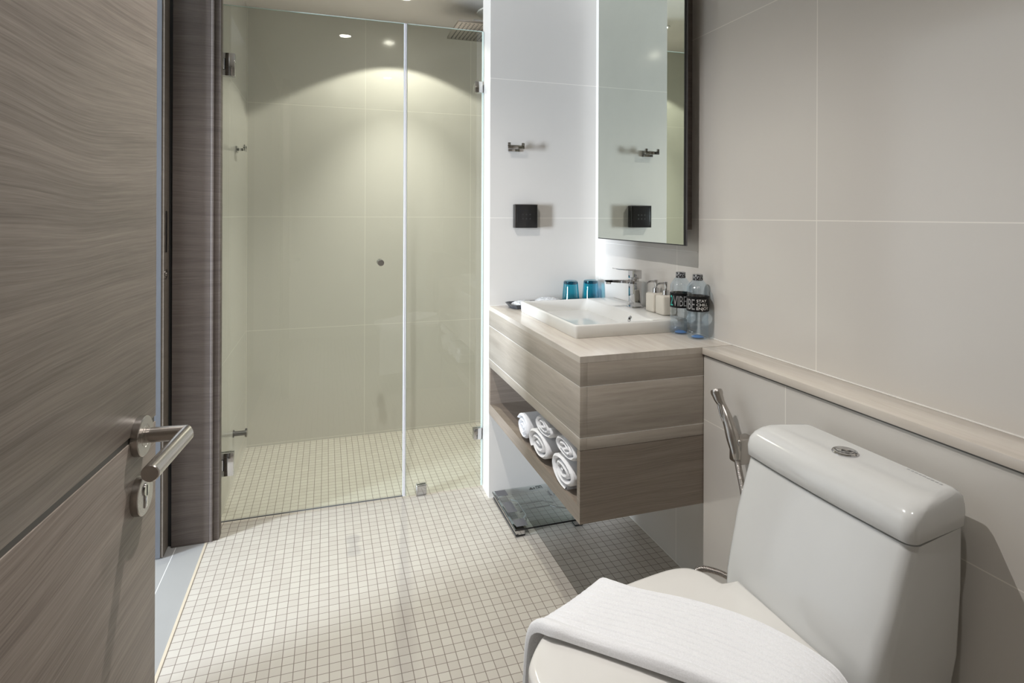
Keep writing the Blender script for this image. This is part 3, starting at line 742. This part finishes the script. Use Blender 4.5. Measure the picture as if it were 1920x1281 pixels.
# ---------------------------------------------------------------- rolled towels
def roll(cy, cz, a, bz, seed, label, x0=0.668, ln=0.27, rot=0.0, turns=2.6):
    rnd = random.Random(seed); b = B(); n = 150
    th = 1.0/turns
    outer, inner = [], []
    for i in range(n+1):
        f = i/n; ang = PI*0.3-f*turns*2*PI+seed
        rf = 0.16+0.84*f; wob = 1+0.02*math.sin(ang*3+seed)
        ro = rf*wob; ri = max(0.05, ro-th*0.70*(0.84))
        outer.append((ang, ro)); inner.append((ang, ri))
    def P(ang, r, x): 
        y, z = a*r*math.cos(ang), bz*r*math.sin(ang)
        z = max(z, -bz*0.94)
        return Vector((x, cy+y*math.cos(rot)-z*math.sin(rot), cz+y*math.sin(rot)+z*math.cos(rot)))
    cols = []
    xs = [x0+0.004, x0, x0-0.0005, x0+0.012, x0+ln*0.5, x0+ln]
    for k, (x, sh_) in enumerate(((x0+0.0035, 1.0), (x0+0.012, 1.0), (x0+ln*0.5, 1.02), (x0+ln, 1.0))):
        cols.append(([b.verts.new(P(g, r*sh_, x+0.0015*math.sin(g*2+seed))) for g, r in outer], [b.verts.new(P(g, r*sh_, x+0.0015*math.sin(g*2+seed))) for g, r in inner]))
    fr_ = [b.verts.new(P(g, (r+inner[i][1])/2, x0-0.003+0.0015*math.sin(g*2+seed))) for i, (g, r) in enumerate(outer)]
    for k in range(len(cols)-1):
        (o0, i0), (o1, i1) = cols[k], cols[k+1]
        for i in range(n):
            b.faces.new((o0[i], o0[i+1], o1[i+1], o1[i])); b.faces.new((i0[i+1], i0[i], i1[i], i1[i+1]))
        b.faces.new((o0[0], o1[0], i1[0], i0[0])); b.faces.new((o0[n], i0[n], i1[n], o1[n]))
    o0, i0 = cols[0]; o1, i1 = cols[-1]
    for i in range(n):
        b.faces.new((o0[i+1], o0[i], fr_[i], fr_[i+1])); b.faces.new((i0[i], i0[i+1], fr_[i+1], fr_[i])); b.faces.new((o1[i], o1[i+1], i1[i+1], i1[i]))
    o = obj('rolled_towel', b, M['towel'], ang=70)
    m = Matrix.Translation((x0+ln/2, cy, cz))
    return tag(o, label, 'towel', 'white rolled towels on the vanity shelf')
SZ = 0.4095
roll(1.572, SZ+0.0455, 0.100, 0.048, 1.0, 'bottom rolled white towel at the near end of the shelf')
roll(1.778, SZ+0.0455, 0.102, 0.048, 2.1, 'bottom rolled white towel in the middle of the shelf')
roll(1.950, SZ+0.0440, 0.066, 0.046, 3.3, 'furthest rolled white towel standing left on the shelf', x0=0.672)
roll(1.563, SZ+0.1205, 0.090, 0.0325, 4.2, 'upper rolled white towel at the near end under the stone', x0=0.669)
roll(1.742, SZ+0.1205, 0.084, 0.0325, 5.4, 'upper rolled white towel in the middle of the shelf', x0=0.670)

# ---------------------------------------------------------------- bathroom scale
SX0, SX1, SY0, SY1, SH = 0.676, 0.966, 2.043, 2.355, 0.034
scl = thing('bathroom_scale', (0.82, 2.2, 0), 'square glass bathroom scale lying on the floor beneath the vanity', 'scale')
b = B(); box(b, SX0, SY0, SH-0.007, SX1, SY1, SH, bev=0.0008); obj('glass_platform', b, M['scale_glass'], scl)
b = B()
box(b, SX0-0.0006, SY0-0.0008, SH-0.0072, SX1+0.0006, SY0-0.0001, SH-0.0005); box(b, SX0-0.0008, SY0, SH-0.0072, SX0-0.0001, SY1, SH-0.0005)
obj('dark_glass_edge', b, M['black'], scl)
for (x, y) in ((SX0+0.008, SY0+0.008), (SX1-0.042, SY0+0.008), (SX1-0.042, SY1-0.042)):
    b = B(); box(b, x, y, 0.0, x+0.034, y+0.034, 0.006, bev=0.001); ft = obj('rubber_foot', b, M['black_matt'], scl)
    b = B(); box(b, x+0.001, y+0.001, 0.006, x+0.033, y+0.033, SH-0.0075); obj('foot_block', b, M['chrome'], ft)
b = B(); box(b, SX0+0.004, SY0+0.004, 0.012, SX0+0.012, SY1-0.004, SH-0.0075); rl = obj('side_rail', b, M['chrome'], scl)
b = B(); box(b, SX0+0.003, SY0+0.003, 0.004, SX0+0.014, SY1-0.003, 0.012); obj('rail_pad', b, M['black_matt'], rl)
for x0, y0, x1, y1 in ((0.684, 2.304, 0.730, 2.352), (0.686, 2.058, 0.732, 2.108)):
    b = B(); box(b, x0, y0, SH+0.0001, x1, y1, SH+0.0007); obj('metal_pad', b, M['darkgrey'], scl)
b = B(); box(b, 0.687, 2.166, SH+0.0001, 0.725, 2.250, SH+0.0007); obj('display_window', b, M['darkgrey'], scl)
b = B()
for pl in ([(0.74, 2.175), (0.765, 2.190), (0.875, 2.190), (0.895, 2.170), (0.93, 2.150)], [(0.74, 2.235), (0.86, 2.235), (0.895, 2.205)], [(0.735, 2.285), (0.755, 2.262), (0.755, 2.150), (0.735, 2.125)], [(0.92, 2.33), (0.92, 2.26)]):
    for (xa, ya), (xb, yb) in zip(pl, pl[1:]): cyl(b, (xa, ya, 0.0235), (xb, yb, 0.0235), 0.0028, 8)
obj('under_frame', b, M['chrome'], scl)
b = B()
for x0, y0, x1, y1 in ((0.832, 2.322, 0.850, 2.328), (0.838, 2.330, 0.846, 2.338), (0.853, 2.323, 0.858, 2.336), (0.866, 2.322, 0.868, 2.344), (0.868, 2.342, 0.890, 2.345), (0.890, 2.322, 0.892, 2.344), (0.872, 2.326, 0.886, 2.328), (0.874, 2.332, 0.884, 2.334)):
    box(b, x0, y0, SH+0.0001, x1, y1, SH+0.0005)
obj('printed_mark', b, M['black'], scl)

# ================================================================ toilet
TC = 0.858
to = thing('toilet', (0.78, TC, 0), 'white one-piece toilet with tall tank standing against the right wall', 'toilet')
def tank_sec(xf, xb, hf, hb, z, r=0.03, n=6, bulge=0.006):
    """plan of the tank: front edge (low X) wider than the back"""
    cs = [(xb, hb, 0.012), (xf, hf, r)]
    out = []
    def corner(px, py, a0, rad):
        return [Vector((px+rad*math.cos(a0+PI/2*k/n), py+rad*math.sin(a0+PI/2*k/n), z)) for k in range(n+1)]
    out += corner(xb-0.012, TC+hb-0.012, 0, 0.012)
    out += corner(xf+r, TC+hf-r, PI/2, r)
    for k in range(1, 8):                                   # softly bowed front
        t = k/8; y = TC+(hf-r)*(1-2*t); out.append(Vector((xf-bulge*math.sin(PI*t), y, z)))
    out += corner(xf+r, TC-hf+r, PI, r)
    out += corner(xb-0.012, TC-hb+0.012, 1.5*PI, 0.012)
    return out
XB = 1.034
b = B(); loft(b, [tank_sec(0.80, XB, 0.170, 0.150, 0.40), tank_sec(0.813, XB, 0.180, 0.160, 0.462), tank_sec(0.848, XB, 0.186, 0.166, 0.58, 0.022), tank_sec(0.884, XB, 0.187, 0.167, 0.6858, 0.020)])
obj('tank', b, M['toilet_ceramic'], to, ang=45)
b = B(); loft(b, [tank_sec(0.8880, XB-0.002, 0.1825, 0.163, 0.6840, 0.018), tank_sec(0.8880, XB-0.002, 0.1825, 0.163, 0.6915, 0.018)])
obj('lid_gap', b, M['groove'], to)
b = B()
L = [(0.8810, 0.1890, 0.6902, .018), (0.8795, 0.1905, 0.6920, .019), (0.8790, 0.1915, 0.712, .020), (0.8835, 0.1908, 0.727, .021), (0.893, 0.188, 0.7385, .023), (0.905, 0.184, 0.7455, .025), (0.918, 0.178, 0.7495, .026), (0.934, 0.168, 0.7512, .026)]
rs = [tank_sec(xf, XB-(0.0 if i < 5 else (i-4)*0.005), h, h-0.018, z, r) for i, (xf, h, z, r) in enumerate(L)]
loft(b, rs)
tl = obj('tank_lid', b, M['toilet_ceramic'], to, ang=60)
b = B(); lathe(b, (0.966, 0.867, 0.7510), [(0.0235, 0), (0.0235, 0.002), (0.0215, 0.0045), (0.0180, 0.0050), (0.0172, 0.0035), (0, 0.0035)], 48); fb = obj('flush_ring', b, M['chrome'], tl)
b = B(); lathe(b, (0.966, 0.867, 0.7546), [(0.0165, 0), (0.0165, 0.0018), (0.0150, 0.0028), (0, 0.0022)], 40)
lathe(b, (0.963, 0.861, 0.7560), [(0.0095, 0), (0.0090, 0.0016), (0, 0.0012)], 32); obj('flush_button', b, M['chrome'], fb)
b = B()
for k in range(9):
    y = 0.712+k*0.0075*1.0; box(b, 1.0085+0.0004*k, y, 0.7506, 1.0115+0.0004*k, y+0.0045, 0.7517)
obj('maker_mark', b, M['porcelain_mark'], tl)
half = [(0.314, 0.0), (0.320, 0.036), (0.350, 0.078), (0.385, 0.108), (0.45, 0.144), (0.5684, 0.176), (0.65, 0.190), (0.70, 0.194), (0.735, 0.186), (0.757, 0.160), (0.767, 0.126), (0.778, 0.120), (0.806, 0.118)]
hs = spline([(x, y, 0) for x, y in half], 5)
def lid_ring(z, inset, dome=0.0):
    out = []
    cx_ = 0.58
    pts = [Vector((p.x, TC+p.y, 0)) for p in hs][::-1]+[Vector((p.x, TC-p.y, 0)) for p in hs][1:]
    for p in pts:
        d = Vector((p.x-cx_, (p.y-TC), 0)); l = d.length; f = max(0.0, (l-inset)/l)
        out.append(Vector((cx_+d.x*f, TC+d.y*f, z)))
    return out
b = B(); loft(b, [lid_ring(0.4425, 0.004), lid_ring(0.4432, 0.001), lid_ring(0.446, 0.0), lid_ring(0.460, 0.0), lid_ring(0.4640, 0.0015), lid_ring(0.4665, 0.005), lid_ring(0.4680, 0.012), lid_ring(0.4705, 0.05), lid_ring(0.4725, 0.10), lid_ring(0.4735, 0.16)])
obj('seat_lid', b, M['ceramic_seat'], to, ang=50)
b = B(); loft(b, [lid_ring(0.4215, 0.006), lid_ring(0.4225, 0.003), lid_ring(0.4385, 0.003), lid_ring(0.4405, 0.008)]); obj('seat', b, M['ceramic_seat'], to, ang=50)
def bowl_ring(z, k, dx, back):
    out = []
    pts = [Vector((p.x, TC+p.y, 0)) for p in hs][::-1]+[Vector((p.x, TC-p.y, 0)) for p in hs][1:]
    for p in pts:
        x = 0.80-(0.80-p.x)*dx; out.append(Vector((x+(back if p.x > 0.8 else 0), TC+(p.y-TC)*k, z)))
    return out
b = B(); loft(b, [bowl_ring(0.0, 0.62, 0.62, 0.20), bowl_ring(0.05, 0.60, 0.60, 0.20), bowl_ring(0.15, 0.62, 0.66, 0.19), bowl_ring(0.27, 0.78, 0.80, 0.15), bowl_ring(0.36, 0.92, 0.93, 0.05), bowl_ring(0.405, 0.97, 0.975, 0.01), bowl_ring(0.420, 0.965, 0.97, 0.01)])
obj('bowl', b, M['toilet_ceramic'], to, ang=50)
b = B(); loft(b, [rrect(0.905, TC, 0.135, 0.135, 0.04, 0.0), rrect(0.905, TC, 0.135, 0.14, 0.04, 0.20), rrect(0.92, TC, 0.125, 0.15, 0.03, 0.399)]); obj('pedestal', b, M['toilet_ceramic'], to, ang=50)

# towel laid over the seat lid
b = B()
near = spline([(0.340, 0.985, 0.12), (0.343, 0.984, 0.30), (0.348, 0.977, 0.43), (0.356, 0.962, 0.466), (0.372, 0.930, 0.478), (0.402, 0.902, 0.479), (0.547, 0.759, 0.4825), (0.625, 0.675, 0.480), (0.643, 0.653, 0.468), (0.648, 0.645, 0.43), (0.650, 0.642, 0.28)], 8)
far = spline([(0.540, 1.068, 0.16), (0.541, 1.067, 0.30), (0.540, 1.063, 0.43), (0.540, 1.050, 0.468), (0.548, 1.022, 0.4785), (0.580, 0.985, 0.480), (0.664, 0.920, 0.4815), (0.735, 0.840, 0.4820), (0.782, 0.742, 0.478), (0.789, 0.700, 0.462), (0.792, 0.668, 0.42), (0.792, 0.660, 0.30)], 8)
def resample(ps, m):
    L_ = [0]
    for p, q in zip(ps, ps[1:]): L_.append(L_[-1]+(q-p).length)
    out = []
    for i in range(m):
        t = L_[-1]*i/(m-1); k = 0
        while k < len(L_)-2 and L_[k+1] < t: k += 1
        f = (t-L_[k])/max(1e-9, L_[k+1]-L_[k]); out.append(ps[k].lerp(ps[k+1], f))
    return out
MS, NC = 110, 140
nr, fr2 = resample(near, MS), resample(far, MS)
rows = []
for i in range(MS):
    A_, B_ = nr[i], fr2[i]
    t = (nr[min(i+1, MS-1)]-nr[max(i-1, 0)]).normalized(); t2 = (fr2[min(i+1, MS-1)]-fr2[max(i-1, 0)]).normalized()
    top, bot = [], []
    for j in range(NC+1):
        v = j/NC; p = A_.lerp(B_, v); tt = t.lerp(t2, v).normalized(); c = (B_-A_).normalized()
        nrm = tt.cross(c)
        if nrm.z < 0 and abs(nrm.z) > 0.3: nrm = -nrm
        out_dir = (p-Vector((0.58, TC, p.z))).normalized()
        if abs(nrm.z) <= 0.3 and nrm.dot(out_dir) < 0: nrm = -nrm
        nrm.normalize()
        # rounded long edges, a fat hem fold on the near side, shallow stitched channels
        e = min(v, 1-v)*0.185; th = 0.0115*math.sqrt(max(0.0, 1-(1-min(1, e/0.008))**2))
        hem = 0.0045*math.exp(-((v-0.075)/0.05)**2)
        dip = 0.0022*math.exp(-((v-0.165)/0.018)**2)
        rib = 0.0
        if v > 0.2:
            ph = ((v-0.2)/0.8*11) % 1.0; rib = 0.0017*math.exp(-((ph-0.5)/0.10)**2)
        wav = 0.0012*math.sin(i*0.21+v*5)
        top.append(p+nrm*(th+hem*(1 if e > 0.002 else 0)-dip-rib+wav*(1 if e > 0.004 else 0))); bot.append(p+nrm*0.0002)
    rows.append((top, bot))
V = [([b.verts.new(p) for p in t_], [b.verts.new(p) for p in bo[1:-1]]) for t_, bo in rows]
for i in range(MS-1):
    t0, b0 = V[i]; t1, b1 = V[i+1]
    for j in range(NC): b.faces.new((t0[j], t0[j+1], t1[j+1], t1[j]))
    B0 = [t0[0]]+b0+[t0[-1]]; B1 = [t1[0]]+b1+[t1[-1]]
    for j in range(NC): b.faces.new((B0[j+1], B0[j], B1[j], B1[j+1]))
for t0, b0 in (V[0], V[-1]): b.faces.new(t0+b0[::-1])
tag(obj('bath_towel', b, M['towel'], ang=60), 'folded white ribbed towel draped diagonally over the closed toilet lid', 'towel')

# ================================================================ bidet sprayer
bs = thing('bidet_sprayer', (XL2, 1.25, 0.62), 'chrome bidet sprayer with steel hose hanging on the ledge wall beside the tank', 'bidet sprayer')
b = B()
lathe(b, (XL2-0.006, 1.243, 0.603), [(0.024, 0.006), (0.024, 0.0), (0.022, -0.002), (0, -0.002)], 36, (1, 0, 0))
box(b, 1.004, 1.214, 0.574, XL2-0.003, 1.256, 0.640, bev=0.006, seg=3)
obj('wall_holder', b, M['steel'], bs)
P_top = Vector((1.004, 1.307, 0.742)); P_mid = Vector((1.006, 1.262, 0.675)); P_bot = Vector((1.002, 1.222, 0.590))
pts = spline([P_bot, Vector((1.003, 1.228, 0.612)), Vector((1.005, 1.244, 0.645)), P_mid, Vector((1.006, 1.283, 0.705)), Vector((1.003, 1.296, 0.725)), P_top], 6)
def rad(f):
    keys = [(0, 0.0105), (0.12, 0.0135), (0.30, 0.0165), (0.52, 0.0140), (0.70, 0.0108), (0.84, 0.0135), (0.95, 0.0160), (1, 0.0150)]
    for (a0, r0), (a1, r1) in zip(keys, keys[1:]):
        if f <= a1: s_ = (f-a0)/(a1-a0); s_ = s_*s_*(3-2*s_); return r0+(r1-r0)*s_
    return keys[-1][1]
b = B(); tube(b, pts, [rad(i/(len(pts)-1)) for i in range(len(pts))], 24)
sh2 = obj('spray_head', b, M['steel'], bs)
b = B(); tube(b, spline([(1.0, 1.262, 0.662), (0.991, 1.268, 0.688), (0.993, 1.282, 0.712)], 5), 0.0042, 10); obj('trigger', b, M['chrome'], sh2)
hp_ = spline([P_bot-Vector((0, 0, -0.004)), (1.004, 1.214, 0.56), (1.012, 1.206, 0.50), (1.020, 1.196, 0.40), (1.022, 1.19, 0.25), (1.018, 1.20, 0.14), (1.012, 1.23, 0.09)], 24)
def hose(pts, r0=0.0076, amp=0.0009, pitch=0.0034):
    pts = resample(pts, 10*int(sum((q-p).length for p, q in zip(pts, pts[1:]))/pitch/1.6)); L_ = 0; rr_ = []
    for i, p in enumerate(pts):
        if i: L_ += (p-pts[i-1]).length
        rr_.append(r0+amp*math.sin(2*PI*L_/pitch))
    b = B(); tube(b, pts, rr_, 12); return b
obj('steel_hose', hose(hp_), M['steel'], bs, ang=80)
# supply hose loop low behind the seat
sup = hose(spline([(1.052, 1.24, 0.215), (1.030, 1.27, 0.245), (0.995, 1.30, 0.258), (0.955, 1.32, 0.256), (0.93, 1.30, 0.225), (0.925, 1.20, 0.17), (0.94, 1.08, 0.15), (0.96, 1.02, 0.15)], 14))
tag(obj('supply_hose', sup, M['steel'], ang=80), 'braided steel supply hose curving low between the vanity and the toilet', 'hose')
